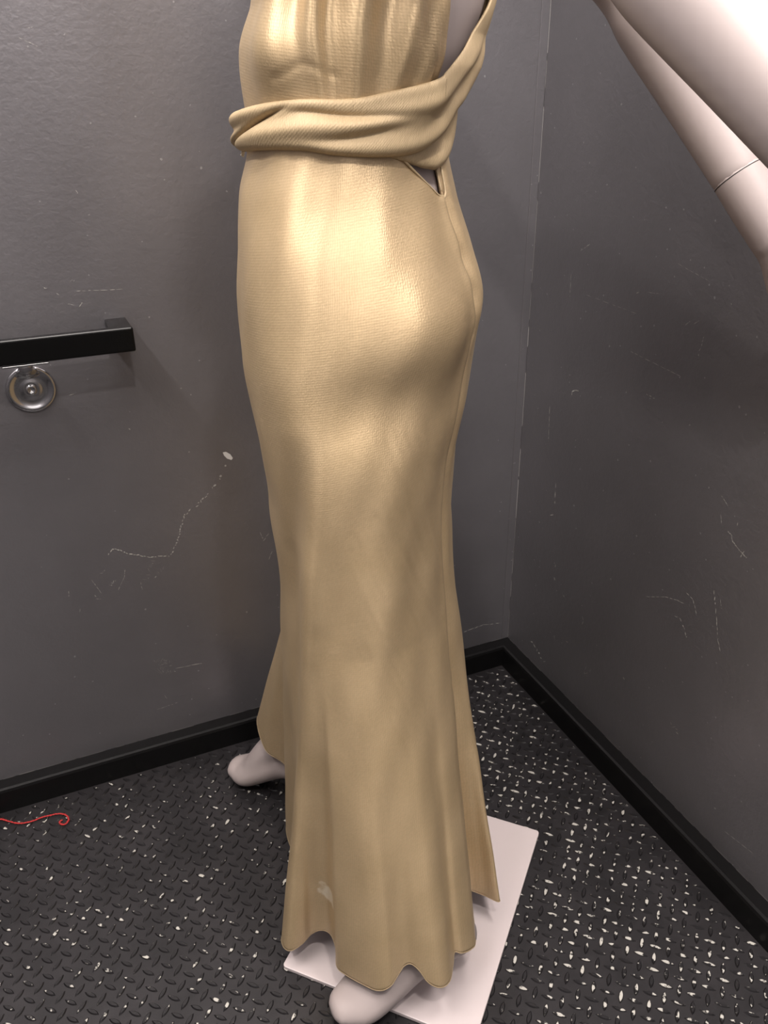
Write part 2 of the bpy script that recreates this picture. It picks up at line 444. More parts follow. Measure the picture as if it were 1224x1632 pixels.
# ------------------------------------------------------------------ rubber floor lugs
PIT = 0.01303
LX0, LY0 = -0.8208, -0.2736
def lens(L_=0.0212, W_=0.0068, H_=0.0018, n=6):
    pts = []
    for k in range(n):
        t = -1 + 2 * k / n
        pts.append((t * L_ / 2, -(W_ / 2) * (1 - abs(t) ** 2.2)))
    for k in range(n):
        t = 1 - 2 * k / n
        pts.append((t * L_ / 2, (W_ / 2) * (1 - abs(t) ** 2.2)))
    m_ = len(pts)
    V = [(x, y, 0.0) for x, y in pts] + [(x * 0.74, y * 0.62, H_) for x, y in pts]
    Fc = [(i, (i + 1) % m_, m_ + (i + 1) % m_, m_ + i) for i in range(m_)] + [tuple(range(m_, 2 * m_))]
    return np.array(V), Fc
LV, LF = lens()
lens_me = []
for sgn in (1, -1):
    a = sgn * math.pi / 4
    rm = np.array([[math.cos(a), -math.sin(a), 0], [math.sin(a), math.cos(a), 0], [0, 0, 1]])
    me = bpy.data.meshes.new('raised_lug'); me.from_pydata([tuple(v) for v in LV @ rm.T], [], LF); me.update(); me.materials.append(M_lug)
    lens_me.append((me, LV @ rm.T))
PLATE = [np.array(v) for v in ((-0.2080, -0.4487), (-0.4754, -0.7060), (-0.6715, -0.5021), (-0.4041, -0.2448))]
def in_plate(x, y, m=0.012):
    c = (PLATE[0] + PLATE[2]) / 2
    for i in range(4):
        a, b_ = PLATE[i], PLATE[(i + 1) % 4]
        e = (b_ - a) / np.linalg.norm(b_ - a); nn = np.array([-e[1], e[0]])
        s = (np.array([x, y]) - a) @ nn
        if (c - a) @ nn < 0: s = -s
        if s < m: return False
    return True
DRESS_POLY = [(455, 900), (410, 1140), (360, 1215), (380, 1245), (450, 1245), (450, 1540), (695, 1632), (770, 1632), (860, 1325), (765, 1296), (730, 1050), (720, 900)]
def in_poly(x, y, poly):
    c = False; j = len(poly) - 1
    for i in range(len(poly)):
        xi, yi = poly[i]; xj, yj = poly[j]
        if (yi > y) != (yj > y) and x < (xj - xi) * (y - yi) / (yj - yi) + xi: c = not c
        j = i
    return c
lugs = []
ni0, ni1 = int((XL - LX0) / PIT) + 1, int((-DB - 0.004 - LX0) / PIT)
nj0, nj1 = int((YF - LY0) / PIT) + 1, int((-DB - 0.004 - LY0) / PIT)
for i in range(ni0, ni1 + 1):
    for j in range(nj0, nj1 + 1):
        if (i + j) % 2: continue
        x = LX0 + i * PIT; y = LY0 + j * PIT
        if x > -DB - 0.009 or y > -DB - 0.009 or in_plate(x, y): continue
        px, py, dz = project((x, y, 0))
        vis = dz > 0.1 and 6 < px < 1218 and 6 < py < 1626 and not in_poly(px, py, DRESS_POLY)
        lugs.append((x, y, 0 if i % 2 else 1, vis, dz))
# type: even columns run along (+x,-y), odd columns along (+x,+y)
lugs.sort(key=lambda q: (not q[3], q[4]))
for x, y, ty, vis, dz in lugs[:300]:
    o = bpy.data.objects.new('raised_lug', lens_me[ty][0]); col.objects.link(o)
    o.location = (x, y, 0); o.parent = floor
V = np.concatenate([lens_me[ty][1] + np.array([x, y, 0.0]) for x, y, ty, vis, dz in lugs[300:]])
nv = len(LV)
Fc = [tuple(k * nv + i for i in f) for k in range(len(lugs) - 300) for f in LF]
rest = mesh_obj('raised_lug_field', V, Fc, M_lug, floor)
rest['kind'] = 'stuff'

# ------------------------------------------------------------------ handrail on the back wall
rail = empty('handrail', (-1.05, -0.03, 0.80))
tag(rail, 'black flat bar handrail on the grey wall with chrome round bracket', 'handrail')
XE = -0.6957
zt, zb = 0.8212, 0.7868
r_ = bm_obj('rail_bar', box_bm(-1.45, XE, -0.070, -0.056, zb, zt, 0.0028, 3), M_blackmetal); keep(r_, rail)
for x0 in (XE - 0.0305, -1.4495):
    keep(bm_obj('end_return', box_bm(x0, x0 + 0.030, -0.060, 0.0, zb + 0.001, zt - 0.0006, 0.0020, 2), M_blackmetal), rail)
def lathe_geo(profile, seg=40):           # profile (r, h) around local z
    V, Fc = [], []
    for r, h in profile:
        for k in range(seg):
            a = 2 * math.pi * k / seg; V.append((r * math.cos(a), r * math.sin(a), h))
    n = len(profile)
    for i in range(n - 1):
        for k in range(seg):
            k2 = (k + 1) % seg
            Fc.append((i * seg + k, i * seg + k2, (i + 1) * seg + k2, (i + 1) * seg + k))
    Fc.append(tuple((n - 1) * seg + k for k in range(seg)))
    return V, Fc
def to_back(V, x, z): return [(x + v[0], -v[2], z + v[1]) for v in V]
for bx in (-0.842, -1.30):
    bz = 0.732
    V, Fc = lathe_geo([(0.0345, 0.0), (0.0345, 0.002), (0.0325, 0.0042), (0.0285, 0.0048), (0.0265, 0.0030), (0.014, 0.0030), (0.0115, 0.0042), (0.0095, 0.0040)])
    fl = keep(mesh_obj('wall_flange', to_back(V, bx, bz), Fc, M_chrome, None, True), rail)
    V, Fc = lathe_geo([(0.0078, 0.0035), (0.0078, 0.0058), (0.0062, 0.0072), (0.0040, 0.0074), (0.0034, 0.0052), (0.0004, 0.0050)], 20)
    k = keep(mesh_obj('screw', to_back(V, bx, bz), Fc, M_chrome, None, True), rail)
    V, Fc = round_tube([(bx - 0.001, -0.003, bz + 0.022), (bx - 0.001, -0.010, bz + 0.030), (bx - 0.001, -0.030, bz + 0.037), (bx - 0.001, -0.050, bz + 0.044), (bx - 0.001, -0.062, bz + 0.052)],
                       [(0.0170, 0.006), (0.0125, 0.007), (0.0090, 0.0065), (0.0090, 0.0065), (0.0110, 0.005)], 24, 6, (0, -0.5, 1))
    keep(mesh_obj('bracket_arm', V, Fc, M_chrome, None, True), rail)
    keep(bm_obj('saddle', box_bm(bx - 0.03, bx + 0.03, -0.069, -0.057, zb - 0.0035, zb - 0.0002, 0.001, 1), M_chrome), rail)

# ------------------------------------------------------------------ ceiling downlight, added fill panel and strips
def lamp_mat(name, e):
    me_, nt, b = new_mat(name)
    b.inputs['Base Color'].default_value = (0.9, 0.9, 0.9, 1)
    b.inputs['Emission Color'].default_value = (1.0, 0.93, 0.85, 1)
    b.inputs['Emission Strength'].default_value = e
    return me_
M_lens = lamp_mat('downlight_lens', 20.0)
M_diff = lamp_mat('fill_glow', 4.0)  # shared glow of the added fill panel and strips
for nm, (lx, ly) in SPOTS.items():
    t = empty('recessed_downlight', (lx, ly, ZC))
    tag(t, {'front': 'round recessed downlight between the added fill panel and the doors'}[nm], 'light')
    V, Fc = lathe_geo([(0.046, 0.0), (0.070, 0.0), (0.072, 0.004), (0.066, 0.008), (0.046, 0.010)], 32)
    o = mesh_obj('trim_ring', [(lx + v[0], ly + v[1], ZC - v[2]) for v in V], Fc[:-1], M_steel, None, True); keep(o, t)
    V, Fc = lathe_geo([(0.046, 0.0), (0.046, 0.004), (0.040, 0.005)], 32)
    o = mesh_obj('lens', [(lx + v[0], ly + v[1], ZC - v[2]) for v in V], Fc, M_lens, None); keep(o, t)
    ld = bpy.data.lights.new('lamp_light', 'AREA'); ld.shape = 'DISK'; ld.size = 0.09
    ld.energy = SPOT_WATTS[nm]; ld.color = (1.0, 0.92, 0.87)
    lo = bpy.data.objects.new('lamp_light', ld); col.objects.link(lo)
    lo.location = (lx, ly, ZC - 0.012); keep(lo, t)
px_, py_, pw_, pd_ = FILL_PANEL
t = empty('added_fill_panel', (px_, py_, ZC))  # unseen panel added for soft overhead light without hard rail shadows
tag(t, 'added out-of-view square fill light panel over the handrail wall in a steel frame', 'light')
for x0, x1, y0, y1 in ((-pw_/2 - .02, pw_/2 + .02, -pd_/2 - .02, -pd_/2), (-pw_/2 - .02, pw_/2 + .02, pd_/2, pd_/2 + .02), (-pw_/2 - .02, -pw_/2, -pd_/2, pd_/2), (pw_/2, pw_/2 + .02, -pd_/2, pd_/2)):
    keep(bm_obj('frame_bar', box_bm(px_ + x0, px_ + x1, py_ + y0, py_ + y1, ZC - 0.014, ZC, 0.002, 1), M_steel), t)
keep(bm_obj('fill_diffuser', box_bm(px_ - pw_/2, px_ + pw_/2, py_ - pd_/2, py_ + pd_/2, ZC - 0.008, ZC), M_diff), t)
for nm, (sx_, STRIP_Y, sw_) in FILL_STRIPS.items():
    st_ = empty('added_fill_strip', (sx_, STRIP_Y, ZC))  # unseen strips added to light the satin from left and right
    tag(st_, 'added out-of-view long narrow fill light strip along the %s' % ('left wall' if nm == 'left' else 'right wall beside the mannequin'), 'light')
    keep(bm_obj('fill_diffuser', box_bm(sx_ - STRIP_W/2, sx_ + STRIP_W/2, STRIP_Y - STRIP_L/2, STRIP_Y + STRIP_L/2, ZC - 0.008, ZC, 0.002, 1), M_diff), st_)
    for e in (-1, 1):
        yy = STRIP_Y + e * (STRIP_L / 2 + 0.008)
        keep(bm_obj('end_cap', box_bm(sx_ - STRIP_W/2, sx_ + STRIP_W/2, yy - 0.008, yy + 0.008, ZC - 0.012, ZC, 0.002, 1), M_steel), st_)
    l2 = bpy.data.lights.new('fill_strip_light', 'AREA'); l2.shape = 'RECTANGLE'; l2.size = STRIP_W; l2.size_y = STRIP_L
    l2.energy = sw_; l2.color = (1.0, 0.925, 0.885)
    lo = bpy.data.objects.new('fill_strip_light', l2); col.objects.link(lo); lo.location = (sx_, STRIP_Y, ZC - 0.012); keep(lo, st_)
ld = bpy.data.lights.new('fill_panel_light', 'AREA'); ld.shape = 'RECTANGLE'; ld.size = pw_; ld.size_y = pd_
ld.energy = FILL_PANEL_WATTS; ld.color = (1.0, 0.925, 0.885)
lo = bpy.data.objects.new('fill_panel_light', ld); col.objects.link(lo); lo.location = (px_, py_, ZC - 0.012); keep(lo, t)

# ------------------------------------------------------------------ body rings (view of body axes: A to its back, B across)
RA = np.array([0.916, -0.4012, 0.0]); RB = np.array([0.3957, 0.9184, 0.0])
RINGS = [  # z, cx, cy, front extent, back extent, left extent, right extent
 (0.54, -0.510, -0.410, 0.0879, 0.1276, 0.180, 0.200),
 (0.62, -0.515, -0.415, 0.0834, 0.1225, 0.175, 0.190),
 (0.70, -0.520, -0.420, 0.0837, 0.1214, 0.172, 0.180),
 (0.76, -0.520, -0.425, 0.0903, 0.1233, 0.172, 0.172),
 (0.82, -0.520, -0.430, 0.0980, 0.1316, 0.170, 0.168),
 (0.87, -0.520, -0.430, 0.1027, 0.1366, 0.168, 0.166),
 (0.92, -0.520, -0.430, 0.1024, 0.1432, 0.160, 0.160),
 (0.97, -0.520, -0.430, 0.0987, 0.1304, 0.148, 0.148),
 (1.02, -0.520, -0.430, 0.0930, 0.1128, 0.130, 0.130),
 (1.06, -0.520, -0.430, 0.0806, 0.1043, 0.120, 0.120),
 (1.10, -0.520, -0.430, 0.0767, 0.1117, 0.115, 0.115),
 (1.14, -0.520, -0.430, 0.0741, 0.1313, 0.120, 0.120),
 (1.18, -0.515, -0.430, 0.0687, 0.1400, 0.125, 0.125),
 (1.24, -0.500, -0.434, 0.0880, 0.1350, 0.136, 0.136),
 (1.30, -0.490, -0.438, 0.1000, 0.1250, 0.148, 0.148),
 (1.36, -0.480, -0.442, 0.0880, 0.1050, 0.156, 0.156),
 (1.41, -0.475, -0.445, 0.0640, 0.0800, 0.140, 0.140),
 (1.45, -0.475, -0.445, 0.0520, 0.0600, 0.085, 0.085),
]
RZ = np.array([r[0] for r in RINGS])
RP = np.array([r[1:] for r in RINGS])
def _slopes():
    d = np.zeros_like(RP)
    for k in range(RP.shape[1]):
        h = np.diff(RZ); s = np.diff(RP[:, k]) / h
        d[0, k] = s[0]; d[-1, k] = s[-1]
        for i in range(1, len(RZ) - 1):
            d[i, k] = 0 if s[i - 1] * s[i] <= 0 else 2 * s[i - 1] * s[i] / (s[i - 1] + s[i])
    return d
RD = _slopes()
def ring(z):
    z = min(max(z, RZ[0]), RZ[-1])
    i = min(max(int(np.searchsorted(RZ, z)) - 1, 0), len(RZ) - 2)
    h = RZ[i + 1] - RZ[i]; t = (z - RZ[i]) / h
    return (RP[i] * (2 * t**3 - 3 * t**2 + 1) + RD[i] * h * (t**3 - 2 * t**2 + t) + RP[i + 1] * (-2 * t**3 + 3 * t**2) + RD[i + 1] * h * (t**3 - t**2))
def bpt(phi, z, off=0.0):
    cx, cy, al, ar, bn, bf = ring(z)
    c, s = math.cos(math.radians(phi)), math.sin(math.radians(phi))
    return np.array([cx, cy, z]) + RA * c * ((ar if c > 0 else al) + off) + RB * s * ((bf if s > 0 else bn) + off)
def dang(a, b): return (a - b + 180) % 360 - 180
def gauss(x, s): return math.exp(-0.5 * (x / s) ** 2)

# ------------------------------------------------------------------ mannequin
man = empty('mannequin', (-0.44, -0.475, 0.0))
tag(man, 'pale lilac-grey mannequin posed in mid stride on a flat white rectangular plate', 'mannequin')
def add3(*a): return np.array(a, float)
parts = []
# torso as a loft of the rings, just inside the cloth
zz = list(np.linspace(0.80, 1.45, 40))
V, Fc = [], []
for z in zz:
    for k in range(48): V.append(bpt(k * 7.5, z, -0.010 if z < 1.0 else -0.004))
for i in range(len(zz) - 1):
    for k in range(48):
        k2 = (k + 1) % 48; Fc.append((i * 48 + k, i * 48 + k2, (i + 1) * 48 + k2, (i + 1) * 48 + k))
Fc.append(tuple(range(48))[::-1]); Fc.append(tuple((len(zz) - 1) * 48 + k for k in range(48)))
parts.append((V, Fc))
parts.append(round_tube([(-0.478, -0.443, 1.40), (-0.482, -0.440, 1.46), (-0.495, -0.428, 1.53), (-0.505, -0.418, 1.58)], [0.066, 0.050, 0.047, 0.050]))
# head: egg with brow, nose and chin turned to the front of the body
FW = np.array([-0.70, 0.70, 0.0]) / 0.99
hc = add3(-0.515, -0.408, 1.655)
parts.append(round_tube([hc + (0, 0, -0.085) + FW * 0.030, hc + (0, 0, -0.045) + FW * 0.018, hc + (0, 0, 0.01) + FW * 0.004, hc + (0, 0, 0.06) - FW * 0.008], [(0.036, 0.040), (0.058, 0.070), (0.072, 0.092), (0.060, 0.078)], 24, 6, tuple(FW)))
parts.append(round_tube([hc + (0, 0, 0.01) + FW * 0.088, hc + (0, 0, -0.032) + FW * 0.106], [0.008, 0.013], 12, 3))
# legs: near (left) leg on the plate, far (right) leg stepping forward
parts.append(round_tube([(-0.548, -0.490, 0.90), (-0.545, -0.500, 0.76), (-0.528, -0.520, 0.56), (-0.520, -0.528, 0.49), (-0.502, -0.535, 0.36), (-0.478, -0.562, 0.20), (-0.468, -0.580, 0.135)],
                        [0.080, 0.078, 0.060, 0.052, 0.046, 0.032, 0.028]))
parts.append(round_tube([(-0.474, -0.378, 0.90), (-0.466, -0.348, 0.76), (-0.460, -0.300, 0.56), (-0.462, -0.285, 0.49), (-0.480, -0.258, 0.36), (-0.523, -0.222, 0.20), (-0.538, -0.208, 0.14)],
                        [0.078, 0.070, 0.053, 0.048, 0.046, 0.034, 0.030]))
# feet on tiptoe, heel raised, toes merged under the lacquer
def foot(ank, heel, arch, ball, toe):
    return [round_tube([ank, (np.array(ank) + heel) / 2, heel], [0.031, 0.030, 0.026], 20, 5),
            round_tube([heel, arch, ball, toe], [(0.026, 0.028), (0.029, 0.030), (0.039, 0.024), (0.027, 0.016)], 24, 8),
            round_tube([ank, (np.array(ank) * 0.45 + np.array(ball) * 0.55 + (0, 0, 0.006)), ball], [0.030, (0.031, 0.026), (0.034, 0.020)], 20, 6)]
parts += foot((-0.472, -0.585, 0.135), np.array((-0.446, -0.604, 0.078)), (-0.512, -0.604, 0.070), (-0.586, -0.603, 0.033), (-0.620, -0.602, 0.026))
parts += foot((-0.548, -0.200, 0.140), np.array((-0.530, -0.228, 0.075)), (-0.567, -0.185, 0.074), (-0.612, -0.133, 0.028), (-0.633, -0.112, 0.024))
# arms swept back; the hands plug in at the wrists
EL0 = CAM + ray(985, -125) * 0.56; WL0 = CAM + ray(1340, 276) * 0.52
SL, EL, WL = add3(-0.592, -0.560, 1.395), EL0, WL0
SR, ER, WR = add3(-0.365, -0.325, 1.395), add3(-0.185, -0.410, 1.212), add3(-0.1157, -0.5499, 1.024)
def lerp(a, b, t): return a + (b - a) * t
for S, E_, W_ in ((SL, EL, WL), (SR, ER, WR)):
    parts.append(round_tube([lerp(S, add3(-0.478, -0.443, 1.36), 0.35), S, lerp(S, E_, 0.5), E_, lerp(E_, W_, 0.25), lerp(E_, W_, 0.6), W_ + (W_ - E_) * 0.02],
                            [0.050, 0.050, 0.041, 0.034, 0.0345, 0.031, 0.0272], 24, 8, (0.3, 0.9, 0.2), (True, False)))
body = remeshed('body', parts, M_skin, man, 0.0048, 8)

def hand(W_, E_, side, name):
    d = (W_ - E_) / np.linalg.norm(W_ - E_)
    nrm = np.cross(d, np.array([0.0, 0.0, 1.0])); nrm /= np.linalg.norm(nrm)       # across
    up = np.cross(nrm, d)
    a = W_ - d * 0.004
    P = []
    P.append(round_tube([a, a + d * 0.02, a + d * 0.05, a + d * 0.085], [0.0272, 0.0272, 0.0268, 0.0255], 24, 6, tuple(up), (False, True)))
    a = a + d * 0.075
    P.append(round_tube([a, a + d * 0.02, a + d * 0.055, a + d * 0.085], [0.024, (0.023, 0.026), (0.014, 0.036), (0.011, 0.037)], 24, 6, tuple(up), (False, True)))
    for k, (oy, L_) in enumerate(((0.027, 0.062), (0.009, 0.072), (-0.009, 0.067), (-0.026, 0.052))):
        r0 = a + d * 0.082 + up * oy
        c = nrm * side
        P.append(round_tube([r0, r0 + d * L_ * 0.45 + c * 0.004, r0 + d * L_ * 0.78 + c * 0.014, r0 + d * L_ * 0.98 + c * 0.026], [0.0088, 0.0082, 0.0074, 0.0064], 12, 4))
    r0 = a + d * 0.030 + up * 0.022
    P.append(round_tube([r0, r0 + d * 0.026 + up * 0.020 + nrm * side * 0.008, r0 + d * 0.052 + up * 0.026 + nrm * side * 0.016], [0.011, 0.0095, 0.0075], 12, 4))
    return remeshed(name, P, M_skin, man, 0.003, 3)
hand(WL, EL, 1, 'hand'); hand(WR, ER, -1, 'hand')
for W_, E_ in ((WL, EL), (WR, ER)):
    d = (W_ - E_) / np.linalg.norm(W_ - E_)
    V, Fc = tube_geo([W_ - d * 0.0007, W_ - d * 0.0004, W_ + d * 0.0004, W_ + d * 0.0007], [0.0262, 0.0272, 0.0272, 0.0262], 48)
    keep(mesh_obj('wrist_joint', V, Fc, M_dark, None, True), man)
# base plate and the rod fitting hidden by the foot
zp0, zp1 = 0.0018, 0.0072
bm = bmesh.new()
lo = [bm.verts.new((p[0], p[1], zp0)) for p in PLATE]; hi = [bm.verts.new((p[0], p[1], zp1)) for p in PLATE]
bm.faces.new(lo[::-1]); bm.faces.new(hi)
for i in range(4): bm.faces.new((lo[i], lo[(i + 1) % 4], hi[(i + 1) % 4], hi[i]))
vert_e = [e for e in bm.edges if abs(e.verts[0].co.z - e.verts[1].co.z) > 1e-4]
bmesh.ops.bevel(bm, geom=vert_e, offset=0.005, segments=4, profile=0.5, affect='EDGES')
bmesh.ops.bevel(bm, geom=[e for e in bm.edges if abs(e.verts[0].co.z - zp1) < 1e-5 and abs(e.verts[1].co.z - zp1) < 1e-5], offset=0.0010, segments=2, profile=0.5, affect='EDGES')
pl = keep(bm_obj('base_plate', bm, M_plate), man); pl['label'] = 'flat white enamelled stand plate'
V, Fc = tube_geo([(-0.475, -0.535, zp1), (-0.480, -0.550, 0.22)], [0.006, 0.006], 20)
keep(mesh_obj('support_rod', V, Fc, M_rod, None, True), man)

# ------------------------------------------------------------------ the dress
dress = empty('evening_dress', (-0.52, -0.43, 0.05))
tag(dress, 'long champagne gold satin evening dress with wrapped sash, worn by the mannequin', 'dress')
C_LO, C_HI = (0.60, 0.445, 0.25), (0.66, 0.495, 0.29)
M_satin = satin('gold_satin', C_LO, C_HI, 0.47, 0.42, 0.50, 0.75, aniso=0.8, stain=None, weave_s=1.05)
M_crepe = satin('gold_crepe_reverse', (0.47, 0.355, 0.205), (0.52, 0.395, 0.235), 0.60, 0.12, 0.9, 0.3, weave_s=0.6)
M_hem = satin('hem_stitch', (0.54, 0.415, 0.25), (0.60, 0.465, 0.285), 0.5, 0.2, 0.4, 0.0)

HEM = [  # phi, px, py, z
 (219, 449, 1490, .047), (224, 453, 1506, .045), (229, 466, 1512, .046), (234, 484, 1501, .052), (238, 497, 1487, .060), (243, 513, 1482, .067),
 (247, 527, 1490, .068), (250, 535, 1512, .064), (253, 536, 1540, .062), (258, 550, 1554, .066), (264, 577, 1568, .073), (270, 602, 1577, .078),
 (276, 622, 1570, .086), (280, 635, 1551, .097), (284, 644, 1539, .105), (288, 655, 1536, .108), (292, 668, 1546, .102), (296, 683, 1566, .083),
 (300, 702, 1574, .074), (305, 717, 1564, .074), (309, 722, 1538, .084), (313, 724, 1517, .095), (317, 735, 1518, .092), (321, 750, 1512, .084),
 (325, 757, 1500, .080), (330, 752, 1450, .072), (336, 746, 1420, .062), (341, 770, 1426, .056), (346, 795, 1437, .055), (351, 792, 1424, .056),
]
HEMW = [(203, -.612, -.405, .05), (190, -.603, -.315, .060), (181, -.560, -.262, .075), (172, -.577, -.236, .115), (161, -.600, -.205, .13), (149, -.592, -.135, .142),
        (122, -.530, -.090, .12), (95, -.455, -.115, .08), (65, -.405, -.200, .06), (35, -.350, -.300, .06), (10, -.320, -.430, .05)]
hp = []
for ph, x, y, z in HEM:
    p = on_floor(x, y, z); hp.append((ph, p[0], p[1], z))
hp += HEMW
hp = sorted(hp)
hph = np.array([h[0] for h in hp], float); hv = np.array([h[1:] for h in hp])
def hem_pt(phi):
    phi = phi % 360
    n = len(hph)
    i = int(np.searchsorted(hph, phi, side='right')) - 1
    i0, i1, i2, i3 = (i - 1) % n, i % n, (i + 1) % n, (i + 2) % n
    a = hph[i1]; b_ = hph[i2]
    if i < 0: a -= 360 if a > phi else 0
    if b_ < a: b_ += 360
    ph = phi if phi >= a else phi + 360
    t = (ph - a) / (b_ - a)
    h = (b_ - a)
    def gap(p, q): return (hph[q] - hph[p]) % 360
    m1 = (hv[i2] - hv[i0]) / (gap(i0, i1) + h) * h
    m2 = (hv[i3] - hv[i1]) / (gap(i2, i3) + h) * h
    return hv[i1] * (2*t**3 - 3*t**2 + 1) + m1 * (t**3 - 2*t**2 + t) + hv[i2] * (-2*t**3 + 3*t**2) + m2 * (t**3 - t**2)

SEAM_PHI = 330.5
def skirt_disp(phi, z):
    d = 0.0
    # left cheek and the hollow below it
    d += 0.014 * gauss(dang(phi, 309), 17) * gauss(z - 0.905, 0.036)
    d -= 0.015 * gauss(dang(phi, 289), 17) * gauss(z - 0.845, 0.034)
    # hip bone / belly soft ridge to the front
    d += 0.004 * gauss(dang(phi, 240), 18) * gauss(z - 0.99, 0.05)
    # centre back seam with puckers
    fade = 1.0 if z < 1.02 else 0.6
    d -= 0.0085 * gauss(dang(phi, SEAM_PHI + 3.2), 2.8) * fade
    d += 0.0030 * gauss(dang(phi, SEAM_PHI - 2.0), 2.0) * fade
    d += 0.0022 * math.sin((z - 0.9) * 170) * gauss(dang(phi, SEAM_PHI + 3), 4) * gauss(z - 0.94, 0.04)
    # drag lines below the seat and over the thigh
    if z < 0.82:
        k = min(1.0, (0.82 - z) / 0.15)
        pr = float(np.interp(z, [0.05, 0.3, 0.59, 0.68, 0.755, 0.82], [229, 234, 242, 251, 258, 266]))
        d += 0.0115 * k * gauss(dang(phi, pr), 7)
        d -= 0.0125 * k * gauss(dang(phi, pr - 19), 9)
        d -= 0.0035 * k * gauss(dang(phi, pr + 24), 9)
        d += 0.0030 * k * gauss(dang(phi, pr + 44), 8)
        kb = gauss(dang(phi, 306), 14) * gauss(z - 0.66, 0.13)
        d += 0.0005 * kb * math.sin((phi + z * 150) * 0.62) + 0.0003 * kb * math.sin((phi + z * 150) * 1.3 + 1)
        d += 0.0025 * k * gauss(dang(phi, 318), 6)
        d -= 0.0022 * k * gauss(dang(phi, 309), 5)
    # bias seam running down to the back
    pb = 294 + (0.69 - z) * 150
    if z < 0.74: d -= 0.0009 * gauss(dang(phi, pb), 0.8)
    d += 0.0006 * math.sin(math.radians(phi) * 9 + z * 31) + 0.0005 * math.sin(math.radians(phi) * 17 - z * 47)
    return d
TOP = [(0, 1.065), (180, 1.075), (290, 1.070), (303, 1.056), (307, 1.050), (316, 1.035), (325, 1.021), (329.5, 1.019), (331.5, 1.021), (333, 1.045), (336, 1.060), (360, 1.065)]
def z_top(phi): return float(np.interp(phi % 360, [t[0] for t in TOP], [t[1] for t in TOP]))
ZK = 0.56
NC, NR1, NR2 = 432, 96, 110
def rad(phi): return RA * math.cos(math.radians(phi)) + RB * math.sin(math.radians(phi))
V, UV = [], []
for c in range(NC):
    phi = 360.0 * c / NC
    zt_ = z_top(phi)
    colm = []
    for r in range(NR1):
        z = zt_ + (ZK - zt_) * r / NR1
        colm.append(bpt(phi, z, 0.003) + rad(phi) * skirt_disp(phi, z))
    K = bpt(phi, ZK, 0.003)
    K2 = bpt(phi, ZK + 0.02, 0.003)
    H = hem_pt(phi)
    Lz = ZK - H[2]
    m0 = (K - K2) / 0.02 * Lz * 0.45 + (H - K) * 0.55
    m1 = (H - K) * 0.95
    for r in range(NR2 + 1):
        t = r / NR2
        p = K * (2*t**3 - 3*t**2 + 1) + m0 * (t**3 - 2*t**2 + t) + H * (-2*t**3 + 3*t**2) + m1 * (t**3 - t**2)
        z = p[2]
        dd = skirt_disp(phi, z)
        dd = dd * (1 - 0.65 * t) - 0.011 * gauss(dang(phi, 335.0), 3.0) * math.sin(math.pi * t) ** 2 - 0.007 * gauss(dang(phi, 222 - 8 * t), 8) * math.sin(math.pi * t)
        p = p + rad(phi) * dd
        colm.append(p)
    V.append(colm)
V = np.array(V)                            # NC x NRT x 3
# keep the cloth clear of the skirting and the far wall
NRT = V.shape[1]
nv = NC * NRT
idx = np.arange(nv).reshape(NC, NRT)
Fc = []
for c in range(NC):
    c2 = (c + 1) % NC
    for r in range(NRT - 1):
        Fc.append((idx[c, r], idx[c2, r], idx[c2, r + 1], idx[c, r + 1]))
def with_uv(o, uvs):
    me = o.data
    lay = me.uv_layers.new(name='UVMap')
    li = np.zeros(len(me.loops), dtype=np.int32); me.loops.foreach_get('vertex_index', li)
    lay.data.foreach_set('uv', np.asarray(uvs, float)[li].reshape(-1))
def cloth(name, V, Fc, uvs, mat, parent, thick=0.0012):
    o = mesh_obj(name, V, Fc, mat, None, True)
    with_uv(o, uvs)
    if thick:
        s = o.modifiers.new('thickness', 'SOLIDIFY'); s.thickness = thick; s.offset = 0.0
    keep(o, parent)
    return o
uvs = np.array([[c * 0.95 / NC, V[c, r, 2]] for c in range(NC) for r in range(NRT)])
Vf = V.reshape(-1, 3)
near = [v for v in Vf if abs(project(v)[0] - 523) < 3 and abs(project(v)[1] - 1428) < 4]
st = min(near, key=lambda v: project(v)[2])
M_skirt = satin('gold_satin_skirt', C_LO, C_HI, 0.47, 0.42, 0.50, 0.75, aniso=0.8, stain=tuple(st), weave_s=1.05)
skirt = cloth('skirt', V.reshape(-1, 3), Fc, uvs, M_skirt, dress)
hemline = [V[c, -1] for c in range(NC)]
def loop_tube(pts, r, seg=8):
    n = len(pts); Vv, Ff = [], []
    for i in range(n):
        t = pts[(i + 1) % n] - pts[i - 1]; t /= np.linalg.norm(t)
        s = np.cross(t, [0, 0, 1.0]); s /= max(np.linalg.norm(s), 1e-6); u = np.cross(s, t)
        for k in range(seg):
            a = 2 * math.pi * k / seg; Vv.append(pts[i] + s * math.cos(a) * r + u * math.sin(a) * r)
    for i in range(n):
        j = (i + 1) % n
        for k in range(seg):
            k2 = (k + 1) % seg; Ff.append((i * seg + k, i * seg + k2, j * seg + k2, j * seg + k))
    return Vv, Ff
Vh_, Fh_ = loop_tube(hemline, 0.0010)
he = mesh_obj('hem', Vh_, Fh_, M_hem, None, True)
with_uv(he, [(v[0], v[2]) for v in Vh_]); he.parent = skirt

